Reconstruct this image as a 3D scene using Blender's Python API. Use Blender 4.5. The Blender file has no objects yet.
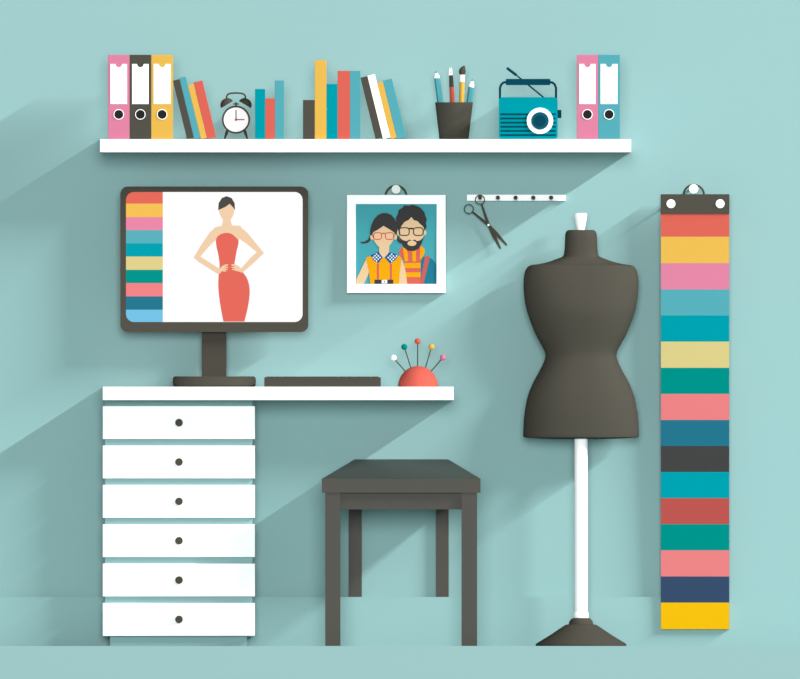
import bpy, bmesh, math
from mathutils import Vector, Matrix

# ------------------------------------------------------------------ basics
scn = bpy.context.scene
COL = scn.collection
S = 1.0 / 333.3333            # metres per drawing unit (the room is 2.4 m wide in view)
CX0, CZ0 = 400.0, 646.0       # origin of the drawing units: middle of the wall, floor level


def X(u): return (u - CX0) * S
def Z(v): return (CZ0 - v) * S


def lin(c):
    c = c / 255.0
    return c / 12.92 if c <= 0.04045 else ((c + 0.055) / 1.055) ** 2.4


E_LIT = 1.8                   # how strongly the lamps light a surface facing the room
MATS = {}


def mat(name, rgb, rough=0.9, spec=0.0, grain=0.0, metal=0.0, lit=None):
    """matte procedural paint; rgb is the colour it shows when fully lit"""
    if name in MATS:
        return MATS[name]
    m = bpy.data.materials.new(name)
    m.use_nodes = True
    nt = m.node_tree
    b = nt.nodes['Principled BSDF']
    k = lit or E_LIT
    col = tuple(min(0.9, lin(v) / k) for v in rgb)
    b.inputs['Roughness'].default_value = rough
    b.inputs['Specular IOR Level'].default_value = spec
    b.inputs['Metallic'].default_value = metal
    tc = nt.nodes.new('ShaderNodeTexCoord')
    nz = nt.nodes.new('ShaderNodeTexNoise')
    nz.inputs['Scale'].default_value = 40.0
    nz.inputs['Detail'].default_value = 3.0
    rp = nt.nodes.new('ShaderNodeValToRGB')
    g = grain if grain else 0.01
    rp.color_ramp.elements[0].color = tuple(v * (1 - g) for v in col) + (1,)
    rp.color_ramp.elements[1].color = tuple(min(0.92, v * (1 + g)) for v in col) + (1,)
    nt.links.new(tc.outputs['Object'], nz.inputs['Vector'])
    nt.links.new(nz.outputs['Fac'], rp.inputs['Fac'])
    nt.links.new(rp.outputs['Color'], b.inputs['Base Color'])
    MATS[name] = m
    return m


def glow(name, rgb):
    """a patch of a switched-on display"""
    if name in MATS:
        return MATS[name]
    m = bpy.data.materials.new(name)
    m.use_nodes = True
    b = m.node_tree.nodes['Principled BSDF']
    b.inputs['Base Color'].default_value = (0.001, 0.001, 0.001, 1)
    b.inputs['Roughness'].default_value = 0.9
    b.inputs['Specular IOR Level'].default_value = 0.0
    rg = m.node_tree.nodes.new('ShaderNodeRGB')
    rg.outputs[0].default_value = tuple(lin(v) for v in rgb) + (1,)
    m.node_tree.links.new(rg.outputs[0], b.inputs['Emission Color'])
    b.inputs['Emission Strength'].default_value = 1.0
    MATS[name] = m
    return m


WHITE = (255, 255, 255)
CHAR = (88, 85, 76)
RED = (232, 107, 92)
YEL = (247, 195, 87)
PINK = (236, 138, 170)
SKY = (91, 179, 190)
TEAL = (0, 164, 178)
SAND = (228, 211, 141)
GREEN = (0, 150, 141)
SALMON = (243, 133, 135)
PETROL = (39, 120, 145)
LIGHTBLUE = (118, 196, 231)
SLATE = (72, 72, 72)
BRICK = (195, 88, 82)
NAVY = (58, 80, 110)
AMBER = (255, 196, 16)
RADIO_D = (12, 76, 94)

M_WALL = mat('wall_paint', (166, 210, 209), grain=0.004)
M_WHITE = mat('white_lacquer', WHITE, lit=1.12)
M_CHAR = mat('charcoal_paint', CHAR)
M_CHARF = mat('charcoal_fabric', CHAR, grain=0.03)
M_WOOD = mat('dark_stained_wood', CHAR, rough=0.38, spec=0.07, grain=0.03, lit=2.7)
M_RED = mat('red_cloth', RED)
M_YEL = mat('yellow_cloth', YEL)
M_PINK = mat('pink_cloth', PINK)
M_SKY = mat('sky_blue_cloth', SKY)
M_TEAL = mat('teal_cloth', TEAL)
M_PAGES = mat('paper', (245, 242, 232))
M_BLACK = mat('black_plastic', (45, 45, 45))


# ------------------------------------------------------------------ mesh helpers (all in world metres)
def nb(): return bmesh.new()


def quadbox(bm, p, mi=0):
    """p: 8 points, bottom ring then top ring"""
    v = [bm.verts.new(q) for q in p]
    for f in ((0, 3, 2, 1), (4, 5, 6, 7), (0, 1, 5, 4), (1, 2, 6, 5), (2, 3, 7, 6), (3, 0, 4, 7)):
        bm.faces.new([v[i] for i in f]).material_index = mi
    return v


def box(bm, u0, u1, v0, v1, yf, yb, bevel=0.0, mi=0):
    """u0..u1 across, v0 (top)..v1 (bottom) in drawing units, yf front and yb back in metres"""
    t = nb()
    x0, x1, z1, z0 = X(u0), X(u1), Z(v0), Z(v1)
    quadbox(t, [(x0, yf, z0), (x1, yf, z0), (x1, yb, z0), (x0, yb, z0),
                (x0, yf, z1), (x1, yf, z1), (x1, yb, z1), (x0, yb, z1)], mi)
    if bevel:
        bmesh.ops.bevel(t, geom=t.edges[:], offset=bevel, segments=2, profile=0.5, affect='EDGES')
    merge(bm, t)


def merge(bm, t):
    me = bpy.data.meshes.new('tmp')
    t.to_mesh(me)
    t.free()
    bm.from_mesh(me)
    bpy.data.meshes.remove(me)


def prism(bm, pts, yf, yb, mi=0):
    """outline in drawing units, given a real thickness from yf (front) to yb (back)"""
    a = sum(p[0] * q[1] - q[0] * p[1] for p, q in zip(pts, pts[1:] + pts[:1]))
    if a < 0:
        pts = pts[::-1]
    f = [bm.verts.new((X(u), yf, Z(v))) for u, v in pts]
    b = [bm.verts.new((X(u), yb, Z(v))) for u, v in pts]
    n = len(pts)
    bm.faces.new(f[::-1]).material_index = mi
    bm.faces.new(b).material_index = mi
    for i in range(n):
        j = (i + 1) % n
        bm.faces.new((f[i], f[j], b[j], b[i])).material_index = mi


def circ(u, v, r, n=40, r2=None):
    r2 = r if r2 is None else r2
    return [(u + r * math.cos(2 * math.pi * i / n), v + r2 * math.sin(2 * math.pi * i / n)) for i in range(n)]


def disc(bm, u, v, r, yf, yb, n=40, mi=0, r2=None):
    prism(bm, circ(u, v, r, n, r2), yf, yb, mi)


def ringband(bm, outer, inner, yf, yb, mi=0):
    n = len(outer)
    def row(p, y): return [bm.verts.new((X(u), y, Z(v))) for u, v in p]
    of, ob, jf, jb = row(outer, yf), row(outer, yb), row(inner, yf), row(inner, yb)
    for i in range(n):
        j = (i + 1) % n
        for q in ((of[i], of[j], jf[j], jf[i]), (ob[i], jb[i], jb[j], ob[j]),
                  (of[i], ob[i], ob[j], of[j]), (jf[i], jf[j], jb[j], jb[i])):
            bm.faces.new(q).material_index = mi


def ring(bm, u, v, ro, ri, yf, yb, n=48, mi=0):
    ringband(bm, circ(u, v, ro, n), circ(u, v, ri, n), yf, yb, mi)


def rrect(u0, u1, v0, v1, r, n=8):
    out = []
    for cu, cv, a0 in ((u1 - r, v1 - r, 0), (u0 + r, v1 - r, 90), (u0 + r, v0 + r, 180), (u1 - r, v0 + r, 270)):
        for i in range(n + 1):
            a = math.radians(a0 + 90 * i / n)
            out.append((cu + r * math.cos(a), cv + r * math.sin(a)))
    return out


def tube(bm, pts, r, n=12, mi=0, caps=True):
    """round tube along world points; r scalar or per point, metres"""
    pts = [Vector(p) for p in pts]
    rs = r if isinstance(r, (list, tuple)) else [r] * len(pts)
    rows = []
    up = None
    for i, p in enumerate(pts):
        d = (pts[min(i + 1, len(pts) - 1)] - pts[max(i - 1, 0)]).normalized()
        if up is None:
            up = Vector((0, 1, 0)) if abs(d.y) < 0.9 else Vector((0, 0, 1))
        a = d.cross(up).normalized()
        b = d.cross(a).normalized()
        rows.append([bm.verts.new(p + (a * math.cos(2 * math.pi * k / n) + b * math.sin(2 * math.pi * k / n)) * rs[i]) for k in range(n)])
    for i in range(len(rows) - 1):
        for k in range(n):
            l = (k + 1) % n
            bm.faces.new((rows[i][k], rows[i][l], rows[i + 1][l], rows[i + 1][k])).material_index = mi
    if caps:
        bm.faces.new(rows[0][::-1]).material_index = mi
        bm.faces.new(rows[-1]).material_index = mi


def W(u, y, v): return (X(u), y, Z(v))


def lathe(bm, prof, u, y, n=48, depth=None, power=2.0, mi=0):
    """prof: (radius, height v) in drawing units; depth: matching half depths; closed at both ends"""
    rows = []
    for i, (r, v) in enumerate(prof):
        dr = depth[i] if depth else r
        row = []
        for k in range(n):
            a = 2 * math.pi * k / n
            c, s = math.cos(a), math.sin(a)
            ex = 2.0 / power
            row.append(bm.verts.new((X(u) + r * S * math.copysign(abs(c) ** ex, c),
                                     y + dr * S * math.copysign(abs(s) ** ex, s), Z(v))))
        rows.append(row)
    for i in range(len(rows) - 1):
        for k in range(n):
            l = (k + 1) % n
            bm.faces.new((rows[i][k], rows[i][l], rows[i + 1][l], rows[i + 1][k])).material_index = mi
    bm.faces.new(rows[0][::-1]).material_index = mi
    bm.faces.new(rows[-1]).material_index = mi


def smooth_prof(pts, sub=6):
    out = []
    n = len(pts)
    for i in range(n - 1):
        p0, p1, p2, p3 = pts[max(i - 1, 0)], pts[i], pts[i + 1], pts[min(i + 2, n - 1)]
        for k in range(sub):
            t = k / sub
            out.append(tuple(0.5 * (2 * b + (c - a) * t + (2 * a - 5 * b + 4 * c - d) * t * t + (3 * b - a - 3 * c + d) * t ** 3)
                             for a, b, c, d in zip(p0, p1, p2, p3)))
    out.append(tuple(pts[-1]))
    return out


def dome(bm, c, r, axis, h=None, n=32, m=10, mi=0):
    """half ball with its flat side at c, bulging along axis; metres"""
    axis = Vector(axis).normalized()
    a = axis.cross(Vector((0, 1, 0)))
    a = a.normalized() if a.length > 1e-3 else Vector((1, 0, 0))
    b = axis.cross(a).normalized()
    c = Vector(c)
    h = h or r
    rows = []
    for i in range(m):
        t = math.pi / 2 * i / m
        rows.append([bm.verts.new(c + axis * h * math.sin(t) + (a * math.cos(2 * math.pi * k / n) + b * math.sin(2 * math.pi * k / n)) * r * math.cos(t)) for k in range(n)])
    tip = bm.verts.new(c + axis * h)
    for i in range(m - 1):
        for k in range(n):
            l = (k + 1) % n
            bm.faces.new((rows[i][k], rows[i][l], rows[i + 1][l], rows[i + 1][k])).material_index = mi
    for k in range(n):
        bm.faces.new((rows[-1][k], rows[-1][(k + 1) % n], tip)).material_index = mi
    bm.faces.new(rows[0][::-1]).material_index = mi


def ball(bm, c, r, mi=0):
    t = nb()
    bmesh.ops.create_uvsphere(t, u_segments=24, v_segments=14, radius=r, matrix=Matrix.Translation(Vector(c)))
    for f in t.faces:
        f.material_index = mi
    merge(bm, t)


# ------------------------------------------------------------------ scene graph helpers
def tag(o, label=None, cat=None, group=None, kind=None):
    for k, v in (('label', label), ('category', cat), ('group', group), ('kind', kind)):
        if v:
            o[k] = v
    return o


def thing(name, label, cat, loc, group=None):
    o = bpy.data.objects.new(name, None)
    o.empty_display_size = 0.05
    COL.objects.link(o)
    o.location = loc
    return tag(o, label, cat, group)


def origin(o):
    v = Vector(o.location)
    while o.parent:
        o = o.parent
        v = v + Vector(o.location)
    return v


def obj(name, bm, mats, parent=None, loc=None, smooth=False, label=None):
    base = origin(parent) if parent else Vector(loc or (0, 0, 0))
    bmesh.ops.recalc_face_normals(bm, faces=bm.faces[:])
    bmesh.ops.translate(bm, verts=bm.verts[:], vec=-base)
    me = bpy.data.meshes.new(name)
    bm.to_mesh(me)
    bm.free()
    for m in (mats if isinstance(mats, (list, tuple)) else [mats]):
        me.materials.append(m)
    if smooth:
        me.shade_smooth()
        me.set_sharp_from_angle(angle=math.radians(38))
    o = bpy.data.objects.new(name, me)
    COL.objects.link(o)
    if parent:
        o.parent = parent
    else:
        o.location = base
    if label:
        o['label'] = label
    return o


# ------------------------------------------------------------------ the setting
b = nb(); box(b, -900, 1700, -600, 700, 0.0, 0.12)
tag(obj('wall_back', b, M_WALL, loc=(0, 0, 0)), kind='structure', label='pale blue green back wall')
b = nb(); box(b, -900, 1700, 646, 846, -2.6, 0.0)
tag(obj('floor', b, M_WALL, loc=(0, 0, 0)), kind='structure', label='pale blue green floor in the wall colour')
b = nb(); box(b, -900, 1700, 597, 646, -0.03, 0.0)
tag(obj('baseboard_back', b, M_WALL, loc=(0, 0, 0)), kind='structure', label='deep baseboard painted in the wall colour')

# ------------------------------------------------------------------ wall shelf
SH = Z(139)
b = nb(); box(b, 100, 631, 139.2, 152.2, -0.34, 0.0, 0.0008)
tag(obj('wall_shelf', b, M_WHITE, loc=(X(365), 0, Z(152))), 'long white shelf on the wall carrying binders, books and a radio', 'shelf')


# ------------------------------------------------------------------ ring binders
def binder(u0, u1, m, label, yf=-0.334, yb=-0.2):
    t = thing('ring_binder', label, 'binder', (X((u0 + u1) / 2), (yf + yb) / 2, SH), 'ring binders on the shelf')
    b = nb(); box(b, u0, u1, 54.8, 139.15, yf, yb, 0.0012)
    obj('cover', b, m, t)
    c = (u0 + u1) / 2
    w = (u1 - u0) / 2 - 2.5
    pts = [(c - w, 64)] + [(c - 3.3 * math.cos(math.pi * i / 12), 64 + 3.3 * math.sin(math.pi * i / 12)) for i in range(13)] + [(c + w, 64), (c + w, 104), (c - w, 104)]
    b = nb(); prism(b, pts, yf - 0.0012, yf + 0.0005)
    obj('label_card', b, M_WHITE, t, label='white spine card with a thumb notch')
    b = nb(); ring(b, c, 114.4, 5.15, 4.5, yf - 0.002, yf + 0.0005)
    r = obj('finger_ring', b, M_WHITE, t, label='white finger ring')
    b = nb(); disc(b, c, 114.4, 4.5, yf - 0.0008, yf + 0.0005)
    obj('finger_hole', b, M_BLACK, r, label='black finger hole')


binder(108, 129.5, M_PINK, 'pink ring binder at the left end of the shelf, beside the charcoal binder')
binder(129.6, 151.1, M_CHAR, 'charcoal ring binder standing between the pink and yellow binders')
binder(151.2, 173, M_YEL, 'yellow ring binder with books leaning against its right side')
binder(576.8, 598, M_PINK, 'pink ring binder standing between the radio and the sky blue binder')
binder(598.1, 620, M_SKY, 'sky blue ring binder at the right end of the shelf')


# ------------------------------------------------------------------ books
def book(u0, w, top, m, label, group, lean=0.0, yf=-0.33, yb=-0.21):
    """spine to the room; lean in degrees to the left about the lower left corner"""
    t = thing('book', label, 'book', (X(u0 + w / 2), (yf + yb) / 2, SH), group)
    bc, bp = nb(), nb()
    cv = min(1.0, w * 0.14)
    box(bc, u0, u0 + w, top, 139.1, yf, yf + 0.004, 0.0008)
    box(bc, u0, u0 + cv, top, 139.1, yf + 0.003, yb, 0.0)
    box(bc, u0 + w - cv, u0 + w, top, 139.1, yf + 0.003, yb, 0.0)
    box(bp, u0 + cv, u0 + w - cv, top + 1.2, 138.0, yf + 0.004, yb + 0.004, 0.0)
    if lean:
        mt = Matrix.Translation(Vector((X(u0), 0, SH))) @ Matrix.Rotation(math.radians(-lean), 4, 'Y') @ Matrix.Translation(-Vector((X(u0), 0, SH)))
        for q in (bc, bp):
            bmesh.ops.transform(q, matrix=mt, verts=q.verts[:])
    obj('cover', bc, m, t)
    obj('page_block', bp, M_PAGES, t, label='cream page block')


G1 = 'books leaning against the yellow binder'
L = 13.7
book(187.0, 6.9, 79.0, M_CHAR, 'charcoal book leaning directly against the yellow ring binder', G1, L)
book(194.2, 6.5, 76.2, M_SKY, 'sky blue book leaning between a charcoal and a yellow book, beside the yellow binder', G1, L)
book(201.0, 5.9, 83.5, M_YEL, 'thin yellow book leaning between a sky blue and a red book', G1, L)
book(207.2, 9.2, 80.8, M_RED, 'red leaning book, the nearest one to the left of the alarm clock', G1, L)
G2 = 'three upright books right of the alarm clock'
book(255, 10.2, 89, M_TEAL, 'deep teal upright book immediately right of the alarm clock', G2)
book(265.25, 9.6, 98.3, M_RED, 'shortest red book, upright, the second right of the alarm clock', G2)
book(274.9, 9.1, 80.5, M_SKY, 'sky blue upright book, the third right of the alarm clock', G2)
G3 = 'five upright books in the middle of the shelf'
book(303, 11.7, 100, M_CHAR, 'short charcoal upright book standing left of the tallest yellow book', G3)
book(314.75, 11.7, 60, M_YEL, 'tall upright yellow book, the tallest book on the shelf', G3)
book(326.5, 11, 84, M_TEAL, 'deep teal upright book standing right of the tallest yellow book', G3)
book(337.55, 12.4, 70.8, M_RED, 'tall upright red book level with the sky blue book on its right', G3)
book(350, 10.5, 70.8, M_SKY, 'tall upright sky blue book with a charcoal book leaning on it', G3)
G4 = 'books leaning left of the pencil cup'
book(375.6, 7.2, 75.9, M_CHAR, 'charcoal book leaning beside the only white book', G4, 13.9)
book(383.05, 7.5, 73.9, M_WHITE, 'white book leaning in the row beside the pencil cup, the only white one', G4, 13.9)
book(390.8, 6.0, 81.2, M_YEL, 'thin yellow book leaning between the white and a sky blue book', G4, 13.9)
book(397.1, 9.4, 79.0, M_SKY, 'sky blue leaning book, the nearest one to the pencil cup', G4, 13.9)

# ------------------------------------------------------------------ alarm clock
t = thing('alarm_clock', 'charcoal twin-bell alarm clock showing three, standing on the shelf between books', 'clock', (X(236), -0.2500, SH))
b = nb(); ring(b, 236, 119.6, 14.1, 12.3, -0.2780, -0.2200); disc(b, 236, 119.6, 13.5, -0.2350, -0.2180)
obj('case', b, M_CHAR, t, smooth=True)
b = nb(); disc(b, 236, 119.6, 12.7, -0.2720, -0.2300)
face = obj('dial', b, M_WHITE, t, label='white dial without numerals')
b = nb(); box(b, 235.5, 236.5, 110, 120.5, -0.2735, -0.2725)
obj('minute_hand', b, M_CHAR, face, label='charcoal hand pointing to twelve')
b = nb(); box(b, 235, 244.4, 119.2, 120.1, -0.2745, -0.2736)
obj('hour_hand', b, M_CHAR, face, label='charcoal hand pointing to three')
b = nb(); disc(b, 236, 119.6, 1.3, -0.2760, -0.2720)
obj('center_cap', b, M_RED, face, label='red hub of the hands')
for sgn in (-1, 1):
    b = nb(); dome(b, W(236 + sgn * 8.9, -0.2480, 104.6), 6.9 * S, (sgn * 0.5, 0, 0.86), 6.4 * S)
    obj('bell', b, M_CHAR, t, smooth=True)
b = nb()
tube(b, [W(236 + a, -0.2480, v) for a, v in ((-9.3, 99.5), (-9.4, 96.5), (-8.3, 94.4), (-5.5, 93.3), (0, 92.9), (5.5, 93.3), (8.3, 94.4), (9.4, 96.5), (9.3, 99.5))], 0.85 * S)
obj('handle', b, M_CHAR, t, smooth=True)
b = nb(); tube(b, [W(236, -0.2480, 102.2), W(236, -0.2480, 106.2)], 0.7 * S); box(b, 233.3, 238.7, 103.3, 104.7, -0.2510, -0.2450, 0.0005)
obj('hammer', b, M_CHAR, t)
for sgn in (-1, 1):
    b = nb(); tube(b, [W(236 + sgn * 8.6, -0.2480, 130.4), W(236 + sgn * 9.5, -0.2480, 133.2), W(236 + sgn * 11.4, -0.2480, 139.0)], [1.3 * S, 1.5 * S, 0.7 * S])
    obj('leg', b, M_CHAR, t, smooth=True)

# ------------------------------------------------------------------ pencil cup and what stands in it
CUPY = -0.125
t = thing('pencil_cup', 'tapered charcoal cup holding pencils and a brush, on the shelf left of the radio', 'cup', (X(454), CUPY, SH))
prof_o = [(14.6, 139.1), (18.9, 102.3)]
prof_i = [(18.1, 102.3), (13.9, 137.2)]
b = nb(); lathe(b, prof_o + prof_i, 454, CUPY, 48)
obj('cup_body', b, M_CHAR, t, smooth=True)


def along(p, q, v):
    """point on the axis p->q at height v; p, q = (u, y, v)"""
    k = (v - p[2]) / (q[2] - p[2])
    return W(p[0] + (q[0] - p[0]) * k, p[1] + (q[1] - p[1]) * k, v)


def pencil(p, q, v_cone, v_lead, label):
    t = thing('pencil', label, 'pencil', W(*q), 'sky blue pencils in the cup')
    b = nb(); tube(b, [along(p, q, q[2]), along(p, q, v_cone)], 2.95 * S, 6)
    obj('barrel', b, M_SKY, t)
    b = nb(); tube(b, [along(p, q, v_cone), along(p, q, v_cone - 2.6), along(p, q, v_lead + 1.2)], [2.8 * S, 2.5 * S, 1.2 * S], 16)
    tip = obj('sharpened_tip', b, M_WHITE, t, smooth=True, label='white sharpened cone')
    b = nb(); tube(b, [along(p, q, v_lead + 1.25), along(p, q, v_lead - 1.1)], [1.2 * S, 0.25 * S], 12)
    obj('lead', b, M_SKY, tip, smooth=True, label='sky blue lead point')


pencil((436.0, CUPY + 0.004, 70.5), (444.6, CUPY, 136.8), 78.2, 71.8, 'taller sky blue pencil leaning at the left of the charcoal cup')
pencil((472.6, CUPY + 0.004, 78.0), (464.4, CUPY + 0.012, 136.8), 87.0, 80.0, 'shorter sky blue pencil leaning at the right of the charcoal cup')
p, q = (450.6, CUPY + 0.018, 68), (454.2, CUPY + 0.02, 136.8)
t = thing('dip_pen', 'red dip pen with charcoal grip and white forked nib in the cup', 'pen', W(*q))
b = nb(); tube(b, [along(p, q, 136.8), along(p, q, 87)], [2.7 * S, 2.3 * S], 14)
obj('handle', b, M_RED, t, smooth=True)
b = nb(); tube(b, [along(p, q, 87), along(p, q, 75.2)], [2.3 * S, 1.9 * S], 14)
obj('grip', b, M_CHAR, t, smooth=True, label='charcoal grip')
b = nb(); yn = CUPY + 0.018
prism(b, [(448.8, 75.3), (449.2, 71), (450.0, 66.8), (450.5, 70.5), (451.0, 70.5), (451.6, 66.8), (452.3, 71), (452.6, 75.3)], yn - 0.0012, yn + 0.0012)
nib = obj('nib', b, M_WHITE, t, label='white forked nib')
b = nb(); disc(b, 450.7, 72.2, 0.55, yn - 0.0016, yn - 0.001, 14)
obj('breather_hole', b, M_CHAR, nib)
p, q = (462.6, CUPY - 0.014, 66), (460.6, CUPY - 0.02, 136.8)
t = thing('paintbrush', 'yellow handled paintbrush with charcoal bristles in the cup', 'brush', W(*q))
b = nb(); tube(b, [along(p, q, 136.8), along(p, q, 102), along(p, q, 81.8)], [2.3 * S, 2.6 * S, 2.7 * S], 14)
obj('handle', b, M_YEL, t, smooth=True)
b = nb(); tube(b, [along(p, q, 81.8), along(p, q, 74.8)], 2.6 * S, 14)
obj('ferrule', b, M_WHITE, t, smooth=True, label='white ferrule')
b = nb()
tube(b, [W(462.4, CUPY - 0.0145, 75), W(462.1, CUPY - 0.0145, 72.5), W(462.5, CUPY - 0.0145, 70), W(463.4, CUPY - 0.0145, 67.8), W(464.6, CUPY - 0.0145, 65.6)],
     [2.4 * S, 3.4 * S, 3.3 * S, 2.1 * S, 0.4 * S], 14)
obj('bristles', b, M_CHAR, t, smooth=True, label='charcoal bristles')

# ------------------------------------------------------------------ radio
M_RBODY = mat('radio_teal', TEAL)
M_RDARK = mat('radio_dark_teal', RADIO_D)
M_RMID = mat('radio_mid_teal', (27, 98, 118))
t = thing('radio', 'teal portable radio with a carrying handle and tilted aerial on the shelf', 'radio', (X(528), -0.2880, SH))
b = nb(); prism(b, rrect(498.8, 557.6, 97.2, 139.1, 3.5), -0.3230, -0.2430)
body = obj('body', b, M_RBODY, t)
b = nb()
for v in (114.2, 118.4, 122.6, 126.7, 130.9, 135.1):
    box(b, 500.6, 555.7, v - 0.85, v + 0.85, -0.3242, -0.3220)
obj('speaker_grille', b, M_RDARK, body, label='six dark slots across the front')
b = nb(); disc(b, 540, 120.8, 13.1, -0.3300, -0.3220, 56)
dial = obj('tuning_dial', b, M_WHITE, t, label='large white tuning dial')
b = nb(); disc(b, 540, 120.8, 8.8, -0.3325, -0.3290, 48)
obj('dial_knob', b, M_RMID, dial, label='dark teal dial centre')
b = nb(); disc(b, 540, 120.8, 5.7, -0.3345, -0.3320, 48)
obj('dial_cap', b, M_RDARK, dial, label='darker teal cap')
b = nb(); tube(b, [W(500, -0.2830, 100.5), W(500, -0.2830, 88), W(501.2, -0.2830, 84.6), W(503.2, -0.2830, 82.7), W(506.5, -0.2830, 82),
                   W(549.5, -0.2830, 82), W(552.8, -0.2830, 82.7), W(554.8, -0.2830, 84.6), W(556, -0.2830, 88), W(556, -0.2830, 100.5)], 1.15 * S)
hd = obj('handle', b, M_RDARK, t, smooth=True)
b = nb(); prism(b, rrect(505.7, 550.4, 78.9, 85.1, 1.2, 4), -0.2920, -0.2740)
obj('grip', b, M_RDARK, hd)
b = nb(); tube(b, [W(543.8, -0.2580, 97.6), W(515.7, -0.2580, 74.6)], 0.75 * S)
an = obj('aerial', b, M_RDARK, t, smooth=True)
b = nb(); tube(b, [W(516.5, -0.2580, 75.2), W(506.8, -0.2580, 67.9)], 1.35 * S)
obj('aerial_tip', b, M_RDARK, an, smooth=True)
b = nb(); prism(b, rrect(557.4, 561.4, 109.9, 118.1, 0.9, 4), -0.2960, -0.2700)
obj('side_knob', b, M_RDARK, t, label='dark side knob')

# ------------------------------------------------------------------ desk and drawers
DK = Z(387)
b = nb(); box(b, 102.8, 453.7, 386.8, 400.1, -0.30, 0.0, 0.0008)
tag(obj('desk_top', b, M_WHITE, loc=(X(278), 0, Z(400))), 'long white desk top fixed to the wall above the drawers', 'desk')
t = thing('drawer_cabinet', 'white six-drawer cabinet with round charcoal knobs under the desk', 'cabinet', (X(179), -0.12, 0))
b = nb(); box(b, 105, 252.5, 400.2, 636.5, -0.165, -0.034); box(b, 110, 247, 636.5, 645.95, -0.15, -0.035)
obj('carcass', b, M_WALL, t, label='carcass and plinth in the wall colour')
for i in range(6):
    v0 = 406.2 + 39.35 * i
    b = nb(); box(b, 102.8, 254.9, v0, v0 + 32.8, -0.18, -0.164, 0.0008)
    d = obj('drawer', b, M_WHITE, t)
    b = nb(); disc(b, 179, v0 + 16.4, 2.0, -0.187, -0.179, 24); disc(b, 179, v0 + 16.4, 3.8, -0.197, -0.1865, 32)
    obj('knob', b, M_CHAR, d, smooth=True, label='round charcoal knob')

# ------------------------------------------------------------------ monitor
t = thing('monitor', 'charcoal monitor on the desk showing a fashion sketch and colour bars', 'monitor', (X(214), -0.14, DK))
b = nb()
ringband(b, rrect(120.4, 308.3, 186.5, 332, 7.5), rrect(126, 302.6, 192, 322, 8), -0.165, -0.12)
prism(b, rrect(121, 307.8, 187, 331.5, 7), -0.135, -0.115)
obj('bezel', b, M_CHAR, t)
G_W = glow('display_white', WHITE)
glows = [G_W] + [glow('display_' + n, c) for n, c in (
    ('red', RED), ('yellow', YEL), ('pink', PINK), ('sky', SKY), ('teal', TEAL), ('sand', SAND), ('green', GREEN),
    ('salmon', SALMON), ('petrol', PETROL), ('light_blue', LIGHTBLUE), ('skin', (244, 209, 173)), ('hair', (78, 76, 70)))]
b = nb()
prism(b, rrect(125.8, 302.8, 191.8, 322.2, 8), -0.158, -0.134, 0)
scr = obj('screen', b, glows, t, label='lit white screen')
b = nb()
ys = [191.9, 203.6, 217, 230.2, 243.4, 256.5, 269.8, 283.1, 296.4, 309.7, 322.1]
yL = -0.1586
for i in range(10):
    a0, a1 = ys[i], ys[i + 1]
    if i == 0:
        pts = [(125.9, a1), (162.8, a1), (162.8, a0)] + [(134 - 8 * math.sin(k * math.pi / 16), 200 - 8 * math.cos(k * math.pi / 16)) for k in range(9)]
    elif i == 9:
        pts = [(162.8, a1), (162.8, a0), (125.9, a0)] + [(134 - 8 * math.cos(k * math.pi / 16), 314.1 + 8 * math.sin(k * math.pi / 16)) for k in range(9)]
    else:
        pts = [(125.9, a0), (162.8, a0), (162.8, a1), (125.9, a1)]
    prism(b, pts, yL, -0.1578, i + 1)
obj('color_bars', b, glows, scr, label='ten colour bars down the left of the screen')


def scr_pts(pts): return [(160 + .2062 * u, 185 + .2062 * v) for u, v in pts]


b = nb()
def sp(pts, layer, mi, smooth=0):
    pts = scr_pts(pts)
    if smooth:
        pts = [q for q in smooth_prof(pts + pts[:1], smooth)][:-1]
    prism(b, pts, -0.1582 - 0.0003 * layer, -0.1578, mi)
SK, HR, DR = 11, 12, 1
sp([(307, 165), (341, 165), (349, 196), (392, 198), (384, 262), (374, 300), (275, 300), (268, 262), (268, 205), (299, 198)], 1, SK)
sp([(270, 203), (300, 205), (275, 262), (236, 300), (196, 347), (292, 408), (283, 434), (185, 372), (163, 352), (200, 290), (240, 232)], 1.1, SK)
sp([(384, 198), (420, 228), (462, 278), (504, 330), (455, 378), (401, 424), (393, 405), (440, 352), (469, 326), (420, 285), (377, 256), (360, 220)], 1.2, SK)
sp([(322, 57), (350, 70), (361, 100), (358, 135), (345, 165), (324, 180), (303, 165), (288, 135), (284, 100), (296, 70)], 2, SK, 4)
sp([(282, 122), (284, 88), (300, 63), (323, 54), (347, 63), (362, 88), (364, 122), (354, 108), (338, 91), (318, 106), (300, 114)], 3, HR)
sp([(271, 272), (277, 252), (296, 238), (322, 232), (346, 237), (368, 254), (381, 275), (372, 320), (366, 355), (364, 392), (402, 424), (426, 462), (435, 512),
    (430, 570), (420, 620), (411, 655), (409.5, 662), (407, 662), (312, 662), (309, 662), (306, 655), (292, 580), (283, 500), (284, 440), (289, 390), (283, 340), (274, 300)], 4, DR, 5)
sp([(278, 431), (288, 408), (300, 394), (314, 386), (330, 384), (331, 389), (312, 395), (330, 396), (331, 401), (312, 403), (329, 408), (328, 412), (310, 411), (322, 416), (320, 420), (300, 418), (290, 430)], 5, SK, 0)
sp([(404, 423), (394, 404), (380, 392), (362, 383), (346, 385), (346, 390), (364, 395), (347, 397), (347, 402), (366, 403), (349, 408), (350, 413), (370, 411), (360, 416), (378, 418), (392, 424)], 5, SK)
obj('fashion_sketch', b, glows, scr, label='drawing of a woman in a fitted red dress, hands on hips')
b = nb(); box(b, 201.8, 226.4, 318, 378.5, -0.118, -0.09, 0.001)
obj('neck', b, M_CHAR, t)
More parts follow.
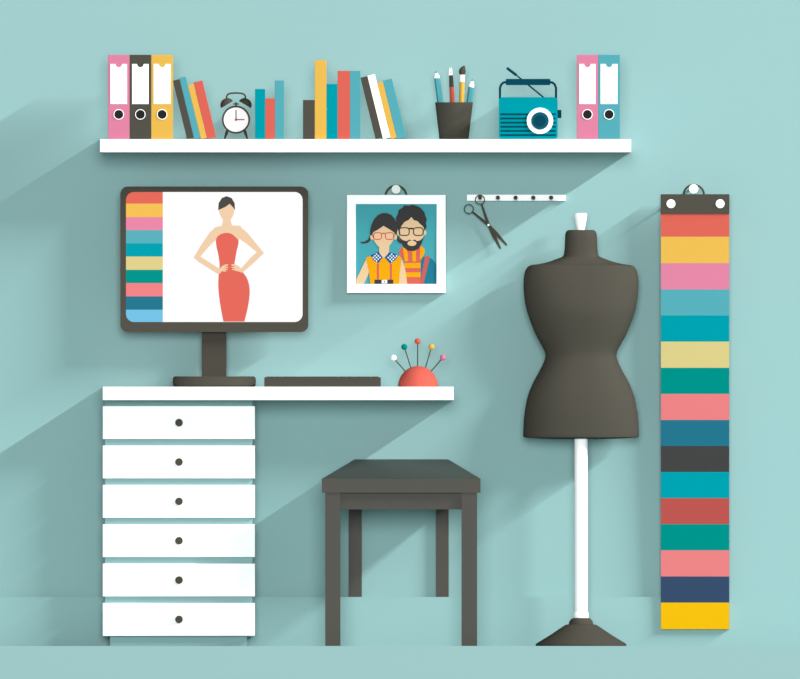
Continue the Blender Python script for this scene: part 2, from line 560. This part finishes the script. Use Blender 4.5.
b = nb(); lathe(b, [(39.5, 386.75), (41.3, 385.4), (41.6, 381.5), (41.3, 377.8), (39.8, 376.4)], 214.3, -0.135, 64, depth=[28, 29.4, 29.6, 29.4, 28], power=2.4)
obj('base', b, M_CHAR, t, smooth=True)

# ------------------------------------------------------------------ keyboard
t = thing('keyboard', 'flat charcoal keyboard on the desk between the monitor and the pincushion', 'keyboard', (X(322.5), -0.23, DK))
b = nb(); box(b, 264.3, 380.8, 377.3, 386.75, -0.29, -0.17, 0.0012)
obj('keyboard_body', b, M_CHAR, t)
b = nb()
for r in range(4):
    for k in range(14):
        if r == 0 and 4 <= k <= 8:
            continue
        u = 266.2 + k * 8.05
        box(b, u, u + 7.7, 376.5, 377.4, -0.282 + r * 0.0265, -0.282 + r * 0.0265 + 0.0245)
box(b, 266.2 + 4 * 8.05, 266.2 + 9 * 8.05 - 0.35, 376.5, 377.4, -0.282, -0.2575)
obj('keycaps', b, M_CHAR, t)

# ------------------------------------------------------------------ pincushion and pins
PY = -0.17
b = nb(); dome(b, W(418, PY, 386.7), 20 * S, (0, 0, 1), 20.6 * S, 56, 18)
tag(obj('pincushion', b, M_RED, loc=W(418, PY, 386.7), smooth=True), 'red half-round pincushion on the right end of the desk', 'pincushion')
M_HG = mat('green_glass', GREEN)
for nm, m, h, f in (('white', M_WHITE, (393.6, 357.8), (404.9, 371.0)), ('green', M_HG, (404.3, 346.9), (410.8, 367.8)),
                    ('red', M_RED, (417.7, 341.3), (417.6, 366.2)), ('yellow', M_YEL, (431.5, 346.9), (425.4, 367.8)),
                    ('pink', M_PINK, (443, 357.5), (431.4, 371.0))):
    where = {'white': 'leftmost in', 'green': 'second from left in', 'red': 'standing straight up from', 'yellow': 'tilted right in', 'pink': 'rightmost in'}[nm]
    t = thing('pin', f'{nm}-headed sewing pin {where} the red pincushion', 'pin', W(f[0], PY, f[1]), 'ball-headed pins in the pincushion')
    d = Vector((f[0] - h[0], f[1] - h[1])); d.normalize()
    b = nb(); tube(b, [W(h[0], PY, h[1]), W(f[0] + d.x * 2.5, PY, f[1] + d.y * 2.5)], 0.55 * S, 8)
    obj('shaft', b, M_CHAR, t, smooth=True)
    b = nb(); ball(b, W(h[0], PY, h[1]), 3.05 * S)
    obj('head', b, m, t, smooth=True, label=nm + ' ball head')

# ------------------------------------------------------------------ framed portrait
def arc_hanger(u, v, r, y, a0=0, a1=180):
    b = nb()
    tube(b, [W(u + r * math.cos(math.radians(a0 + (a1 - a0) * i / 20)), y, v - r * math.sin(math.radians(a0 + (a1 - a0) * i / 20))) for i in range(21)], 0.95 * S, 10)
    return b


M_NAILG = mat('pale_grey_enamel', (226, 232, 230), lit=1.15)
t = thing('picture_frame', 'square white framed portrait of a bespectacled couple hanging on the wall', 'picture', W(396, -0.02, 293))
b = nb()
ringband(b, [(347, 195), (445.6, 195), (445.6, 292.8), (347, 292.8)], [(355.8, 204), (436.7, 204), (436.7, 284), (355.8, 284)], -0.043, -0.003)
obj('frame', b, M_WHITE, t)
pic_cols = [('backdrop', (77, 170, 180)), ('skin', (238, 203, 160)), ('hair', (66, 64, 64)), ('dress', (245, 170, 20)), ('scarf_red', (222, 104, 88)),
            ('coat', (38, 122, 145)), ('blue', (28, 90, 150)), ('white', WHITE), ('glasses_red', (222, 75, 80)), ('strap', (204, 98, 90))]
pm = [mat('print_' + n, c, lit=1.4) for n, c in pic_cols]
BG, SKN, HAI, DRS, SCR, COA, BLU, WHI, GLR, STR = range(10)
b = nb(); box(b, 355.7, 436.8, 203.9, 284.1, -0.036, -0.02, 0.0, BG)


def pq(pts, layer, mi, smooth=0):
    pts = [(345 + 0.14 * u, 195 + 0.14 * v) for u, v in pts]
    if smooth:
        pts = smooth_prof(pts + pts[:1], smooth)[:-1]
    pts = [(min(436.7, max(355.8, u)), min(284, max(204, v))) for u, v in pts]
    prism(b, pts, -0.0362 - 0.00025 * layer, -0.0359, mi)


def pring(u0, u1, v0, v1, r, w, layer, mi):
    o = [(345 + 0.14 * u, 195 + 0.14 * v) for u, v in rrect(u0, u1, v0, v1, r)]
    n = [(345 + 0.14 * u, 195 + 0.14 * v) for u, v in rrect(u0 + w, u1 - w, v0 + w, v1 - w, r - w)]
    ringband(b, o, n, -0.0362 - 0.00025 * layer, -0.0359, mi)


# the man
pq([(530, 475), (560, 440), (600, 440), (635, 470), (655, 500), (655, 635), (430, 635), (430, 480)], 1, COA)
pq([(425, 460), (540, 460), (540, 635), (425, 635)], 2, SCR)
pq([(425, 485), (540, 485), (540, 522), (425, 522)], 3, DRS)
pq([(425, 552), (540, 552), (540, 587), (425, 587)], 3, DRS)
pq([(572, 440), (598, 430), (606, 445), (560, 635), (536, 635)], 3, STR)
pq([(383, 405), (400, 376), (430, 362), (545, 362), (566, 380), (571, 410), (556, 440), (540, 470), (500, 476), (430, 480), (398, 440)], 4, SCR)
pq([(413, 378), (442, 366), (452, 470), (428, 476)], 5, DRS)
pq([(480, 390), (506, 390), (508, 474), (482, 476)], 5, DRS)
pq([(538, 364), (566, 380), (571, 410), (556, 440), (534, 466)], 5, DRS)
pq([(388, 240), (420, 190), (470, 150), (530, 190), (562, 240), (556, 310), (530, 360), (478, 390), (425, 360), (395, 310)], 6, SKN, 4)
for eu in (382, 569):
    pq(circ(eu, 268, 13, 16, 20), 6, SKN)
pq([(386, 300), (412, 322), (440, 330), (460, 318), (478, 326), (498, 318), (516, 330), (540, 322), (563, 298), (550, 340), (528, 382), (495, 400), (450, 398), (420, 374), (400, 340)], 7, HAI)
pq(circ(478, 345, 32, 24, 19), 8, SKN)
pq([(366, 195), (364, 160), (378, 135), (382, 108), (408, 92), (425, 74), (455, 77), (480, 70), (510, 77), (535, 88), (552, 105), (570, 128), (574, 150), (585, 175), (578, 200),
    (584, 225), (570, 255), (560, 225), (538, 208), (518, 186), (492, 180), (474, 156), (455, 178), (425, 192), (408, 215), (396, 235), (384, 262), (372, 235)], 9, HAI)
pring(384, 462, 230, 292, 24, 7, 10, HAI)
pring(486, 562, 230, 292, 24, 7, 10, HAI)
pq([(458, 234), (490, 234), (490, 245), (458, 245)], 10, HAI)
# the woman
pq([(180, 285), (165, 318), (138, 333), (106, 336), (130, 348), (165, 340), (188, 318), (196, 295)], 11, HAI)
pq([(366, 290), (374, 328), (392, 344), (412, 346), (392, 325), (382, 295)], 11, HAI)
pq([(160, 442), (120, 520), (82, 600), (80, 635), (135, 635), (165, 570), (180, 500)], 11, SKN)
pq([(390, 450), (412, 470), (432, 540), (445, 635), (384, 635), (388, 540)], 11, SKN)
pq([(148, 450), (190, 432), (290, 450), (385, 430), (405, 452), (400, 500), (392, 540), (386, 635), (182, 635), (172, 560), (160, 500)], 12, DRS)
pq([(227, 490), (243, 490), (243, 610), (227, 610)], 13, SCR)
pq([(320, 490), (335, 490), (335, 610), (320, 610)], 13, SCR)
pq([(210, 605), (345, 605), (345, 635), (210, 635)], 14, HAI)
pq([(262, 606), (302, 606), (302, 632), (262, 632)], 15, WHI)
pq([(278, 614), (286, 614), (286, 624), (278, 624)], 16, HAI)
pq([(244, 360), (316, 360), (314, 415), (276, 452), (246, 418)], 13, SKN)
for cpts, c0 in (([(182, 432), (238, 405), (270, 445), (238, 488), (200, 462)], (182, 405)), ([(284, 447), (316, 408), (384, 430), (362, 462), (322, 490)], (284, 408))):
    pq(cpts, 14, BLU)
    cen = (sum(p[0] for p in cpts) / 5, sum(p[1] for p in cpts) / 5)
    for a in range(-3, 4):
        for e in range(-3, 4):
            if (a + e) % 2 == 0:
                u, v = cen[0] + a * 12, cen[1] + e * 12
                ins = True
                for p1, p2 in zip(cpts, cpts[1:] + cpts[:1]):
                    cr = (p2[0] - p1[0]) * (v - p1[1]) - (p2[1] - p1[1]) * (u - p1[0])
                    if cr < 6 * math.dist(p1, p2):
                        ins = False
                if ins:
                    pq([(u, v - 7), (u + 7, v), (u, v + 7), (u - 7, v)], 15, WHI)
pq([(195, 285), (215, 235), (275, 200), (335, 235), (354, 285), (345, 320), (318, 360), (282, 388), (266, 388), (232, 360), (205, 320)], 15, SKN, 3)
for eu in (192, 360):
    pq(circ(eu, 300, 12, 16, 20), 15, SKN)
pq([(180, 288), (180, 250), (190, 210), (208, 172), (235, 143), (268, 130), (300, 130), (332, 143), (358, 172), (374, 215), (374, 255), (366, 290), (352, 268), (320, 246), (275, 220), (238, 246), (205, 264), (190, 290)], 16, HAI)
pring(202, 264, 266, 320, 20, 6, 17, GLR)
pring(286, 350, 266, 320, 20, 6, 17, GLR)
pq([(262, 270), (288, 270), (288, 278), (262, 278)], 17, GLR)
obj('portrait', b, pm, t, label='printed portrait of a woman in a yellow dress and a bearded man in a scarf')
obj('hanger', arc_hanger(396, 196, 10.4, -0.03, 0, 180), M_CHAR, t, smooth=True, label='charcoal hanging loop')


def nail(u, v, vs, r, yh, m, label):
    b = nb(); tube(b, [W(u, 0.0, vs), W(u, yh + 0.004, vs)], 1.3 * S, 12)
    disc(b, u, v, r, yh - 0.004, yh + 0.004, 32)
    tag(obj('wall_nail', b, m, loc=W(u, 0, v), smooth=True), label, 'nail')


nail(396, 189.3, 187.9, 4.4, -0.045, M_NAILG, 'pale grey round-headed nail holding the framed portrait')

# ------------------------------------------------------------------ scissors on their rail
t = thing('peg_rail', 'short white wall rail with five dark pegs beside the portrait', 'rail', W(516, 0, 200.8))
b = nb(); box(b, 467, 565.6, 194.7, 200.8, -0.018, 0.0, 0.0006)
obj('rail', b, M_WHITE, t)
for u in (480, 497.8, 515.6, 533.3, 551.1):
    b = nb(); disc(b, u, 197.6, 1.6, -0.05, -0.017, 20); disc(b, u, 197.6, 2.1, -0.054, -0.05, 20)
    obj('peg', b, M_CHAR, t, smooth=True, label='dark round peg')

t = thing('scissors', 'open charcoal scissors hanging by one ring from the white peg rail', 'scissors', W(488.5, -0.03, 225))


def scissor_half(ru, rv, rr, tu, tv, yf, yb):
    pv = Vector((488.5, 225.0))
    rc = Vector((ru, rv)); tp = Vector((tu, tv))
    d1 = (pv - rc).normalized(); n1 = Vector((-d1.y, d1.x))
    d2 = (tp - pv).normalized(); n2 = Vector((-d2.y, d2.x))
    s0 = rc + d1 * (rr - 0.3)
    pts = [s0 + n1 * 0.9, pv + n1 * 1.5, pv + d2 * 12 + n2 * 1.9, tp + n2 * 1.0, tp + d2 * 0.8, tp - n2 * 1.0, pv + d2 * 12 - n2 * 1.9, pv - n1 * 1.5, s0 - n1 * 0.9]
    b = nb(); prism(b, [(p.x, p.y) for p in pts], yf, yb)
    bl = obj('blade', b, M_CHAR, t)
    b = nb(); ring(b, ru, rv, rr, rr - 0.95, yf - 0.0008, yb + 0.0008)
    obj('finger_ring', b, M_CHAR, bl, smooth=True)


scissor_half(480, 199.6, 5.0, 506.4, 245.0, -0.034, -0.031)
scissor_half(468.8, 208.9, 5.0, 500.2, 248.4, -0.0308, -0.0278)
b = nb(); disc(b, 488.5, 225, 1.1, -0.0355, -0.027, 20)
obj('screw', b, M_WHITE, t, label='pale pivot screw')

# ------------------------------------------------------------------ hanging colour chart
YF, YB = -0.10, -0.056
t = thing('swatch_chart', 'long hanging chart of sixteen colour swatches under a charcoal clip', 'colour chart', W(695, -0.08, 629.2))
b = nb(); box(b, 660.6, 729.4, 194.2, 213.9, YF - 0.004, YB + 0.001, 0.0008)
clip = obj('clip_bar', b, M_CHAR, t, label='charcoal clip bar')
for u in (671, 720.2):
    b = nb(); disc(b, u, 203.7, 4.4, YF - 0.0065, YF - 0.003, 32)
    obj('stud', b, M_WHITE, clip, label='white round stud')
obj('hanger', arc_hanger(693.8, 195, 10.2, -0.078), M_CHAR, clip, smooth=True)
sw = [213.9, 236.7, 263.2, 289.5, 315.5, 341.6, 367.8, 393.9, 420, 446, 472, 498.1, 524.2, 550.3, 576.5, 602.6, 629.2]
cols = [('red', RED), ('yellow', YEL), ('pink', PINK), ('sky blue', SKY), ('teal', TEAL), ('sand', SAND), ('green', GREEN), ('salmon', SALMON),
        ('petrol blue', PETROL), ('dark grey', SLATE), ('teal', TEAL), ('brick red', BRICK), ('green', GREEN), ('salmon', SALMON), ('navy', NAVY), ('amber yellow', AMBER)]
for i, (nm, c) in enumerate(cols):
    b = nb(); box(b, 660.9, 729.2, sw[i], sw[i + 1] - 0.02, YF, YB)
    for q in b.verts:                # the chart leans in until its lower end rests against the baseboard
        k = (Z(213.9) - q.co.z) / (Z(213.9) - Z(629.2))
        y0, y1 = (YF, -0.052) if q.co.y < (YF + YB) / 2 else (YB, -0.0305)
        q.co.y = y0 + (y1 - y0) * k
    obj('swatch', b, mat('felt_' + nm.replace(' ', '_'), c), t, label=nm + ' swatch')
nail(693.7, 188.8, 187.4, 4.6, -0.092, M_WHITE, 'white round-headed nail holding the hanging colour chart')

# ------------------------------------------------------------------ dress form
DY = -0.172
t = thing('dress_form', 'charcoal tailor dress form on a white pole with a conical foot', 'dress form', W(581, DY, 646))
tp = [(12.0, 229.9, 12), (14.6, 231.4, 14), (15.8, 235, 15), (16.1, 242, 15.5), (16.6, 250, 16), (18.0, 256, 17), (23.5, 258.6, 18.5), (33, 262, 21), (42, 264.0, 23),
      (50, 265.2, 25), (54.2, 268, 26.5), (56.6, 274, 29), (57.5, 284, 33), (56.8, 296, 36), (54.8, 308, 37.5), (51.5, 319, 36.5), (45.5, 334, 33), (39.5, 345, 30), (35.6, 354, 28.5),
      (36.8, 361, 29), (41.5, 371, 31), (47.5, 382, 33.5), (52.5, 394, 36), (55.5, 407, 37.5), (57.2, 420, 38), (57.9, 435.8, 37.5)]
sm = smooth_prof(tp, 5)
sm += [(57.0, 437.4, 37), (40, 438.6, 27), (20, 439.0, 14)]
b = nb(); lathe(b, [(a, v) for a, v, _ in sm], 581, DY + 0.05, 72, depth=[d for _, _, d in sm], power=2.35)
obj('torso', b, M_CHARF, t, smooth=True)
b = nb(); lathe(b, [(3.9, 229.9), (4.4, 228), (6.4, 216.5), (6.5, 214.5), (5.7, 213.1)], 580.6, DY + 0.05, 32)
obj('neck_knob', b, M_WHITE, t, smooth=True, label='white neck knob')
b = nb(); lathe(b, [(6.7, 438.8), (6.7, 612.5)], 581, DY, 32)
pole = obj('pole', b, M_WHITE, t, smooth=True, label='white pole')
b = nb(); lathe(b, [(6.7, 612), (7.6, 613.2), (7.9, 615.2), (7.3, 618.3)], 581, DY, 32)
obj('collar', b, M_WHITE, pole, smooth=True, label='white collar')
b = nb(); lathe(b, [(6.5, 617.6), (9.8, 619), (11.8, 621.6), (12.2, 624.4), (15.0, 624.7), (17.2, 625.9), (30, 634.5), (44.5, 643.4), (45.6, 644.6), (45.2, 645.95)], 581, DY, 64)
obj('foot', b, M_CHAR, t, smooth=True, label='charcoal conical foot')

# ------------------------------------------------------------------ stool
t = thing('stool', 'dark wooden stool with a tapered sloping seat in front of the wall', 'stool', (X(401), -0.24, 0))
SF, SB = -0.45, -0.004


def under(y):                      # height (drawing units) of the underside of the sloping seat
    return 492.7 + (473.2 - 492.7) * (y - SF) / (SB - SF)


b = nb()
quadbox(b, [W(321.8, SF, 492.7), W(480.5, SF, 492.7), W(448.2, SB, 473.2), W(354.8, SB, 473.2),
            W(321.8, SF, 478.8), W(480.5, SF, 478.8), W(448.2, SB, 459.3), W(354.8, SB, 459.3)])
obj('seat', b, M_WOOD, t)


def leg(u0, u1, yf, yb, vbot):
    b = nb()
    quadbox(b, [W(u0, yf, vbot), W(u1, yf, vbot), W(u1, yb, vbot), W(u0, yb, vbot),
                W(u0, yf, under(yf) + .05), W(u1, yf, under(yf) + .05), W(u1, yb, under(yb) + .05), W(u0, yb, under(yb) + .05)])
    obj('leg', b, M_WOOD, t)


FYF, FYB = -0.445, -0.4
leg(325.2, 340.4, FYF, FYB, 645.95)
leg(461.5, 477.1, FYF, FYB, 645.95)
BYF, BYB = -0.0295, -0.005
leg(348.8, 361.7, BYF, BYB, 596.95)
leg(436, 448.6, BYF, BYB, 596.95)
b = nb()


def rail(a, c):                    # (u0,u1,y) to (u0,u1,y): a board between two leg faces
    (u0, y0), (u1, y1), w = a, c, None
    dx, dy = (u1 - u0) * S, y1 - y0
    l = math.hypot(dx, dy)
    nx, ny = -dy / l * 0.009, dx / l * 0.009
    lo = 509.4
    p = []
    for top in (False, True):
        for (u, y, s) in ((u0, y0, -1), (u1, y1, -1), (u1, y1, 1), (u0, y0, 1)):
            yy = y + s * ny
            p.append((X(u) + s * nx, yy, Z(under(yy) + 0.05) if top else Z(lo)))
    quadbox(b, p)


rail((340.4, -0.415), (461.5, -0.415))
rail((361.7, -0.018), (436, -0.018))
rail((333, FYB), (355, BYF))
rail((469, FYB), (442, BYF))
obj('apron', b, M_WOOD, t)

# ------------------------------------------------------------------ light
def key(elev, g0, g1, R, width, power, target):
    """a long narrow strip lamp far off to the upper right; it runs out from the wall so that
    shadows on the wall are crisp along their length and fade with distance"""
    e = math.radians(elev)
    u = Vector((math.cos(e), 0, math.sin(e)))
    gm = math.radians((g0 + g1) / 2)
    hw = math.radians((g1 - g0) / 2)
    d = u * math.cos(gm) + Vector((0, -1, 0)) * math.sin(gm)
    tng = -u * math.sin(gm) + Vector((0, -1, 0)) * math.cos(gm)
    ld = bpy.data.lights.new('strip_lamp', 'AREA')
    ld.shape = 'RECTANGLE'
    ld.size = 2 * R * math.tan(hw)
    ld.size_y = width
    ld.energy = power
    o = bpy.data.objects.new('strip_lamp', ld)
    COL.objects.link(o)
    z = d
    x = tng
    y = z.cross(x)
    mw = Matrix((x, y, z)).transposed().to_4x4()
    mw.translation = Vector(target) + d * R
    o.matrix_world = mw


key(33.5, 4, 42, 40.0, 0.5, 28800, (0, 0, 0.9))

sd = bpy.data.lights.new('front_fill', 'SUN')  # added fill from the camera side; its shadows fall hidden behind things
sd.energy = 2.55
sd.angle = math.radians(14)
so = bpy.data.objects.new('front_fill', sd)
COL.objects.link(so)
so.rotation_euler = (math.radians(90 - 4.5), 0, 0)

wd = bpy.data.worlds.new('World')
scn.world = wd
wd.use_nodes = True
bg = wd.node_tree.nodes['Background']
bg.inputs[0].default_value = (1, 1, 1, 1)
bg.inputs[1].default_value = 0.28

# ------------------------------------------------------------------ camera
cd = bpy.data.cameras.new('camera')
cd.type = 'ORTHO'
cd.ortho_scale = 800 * S
co = bpy.data.objects.new('camera', cd)
COL.objects.link(co)
co.location = (0, -6.0, Z(339.5))
co.rotation_euler = (math.radians(90), 0, 0)
scn.camera = co

vs = scn.view_settings
vs.view_transform = 'Standard'
vs.look = 'None'
vs.gamma = 1.0
vs.exposure = 0.0
vs.use_curve_mapping = False
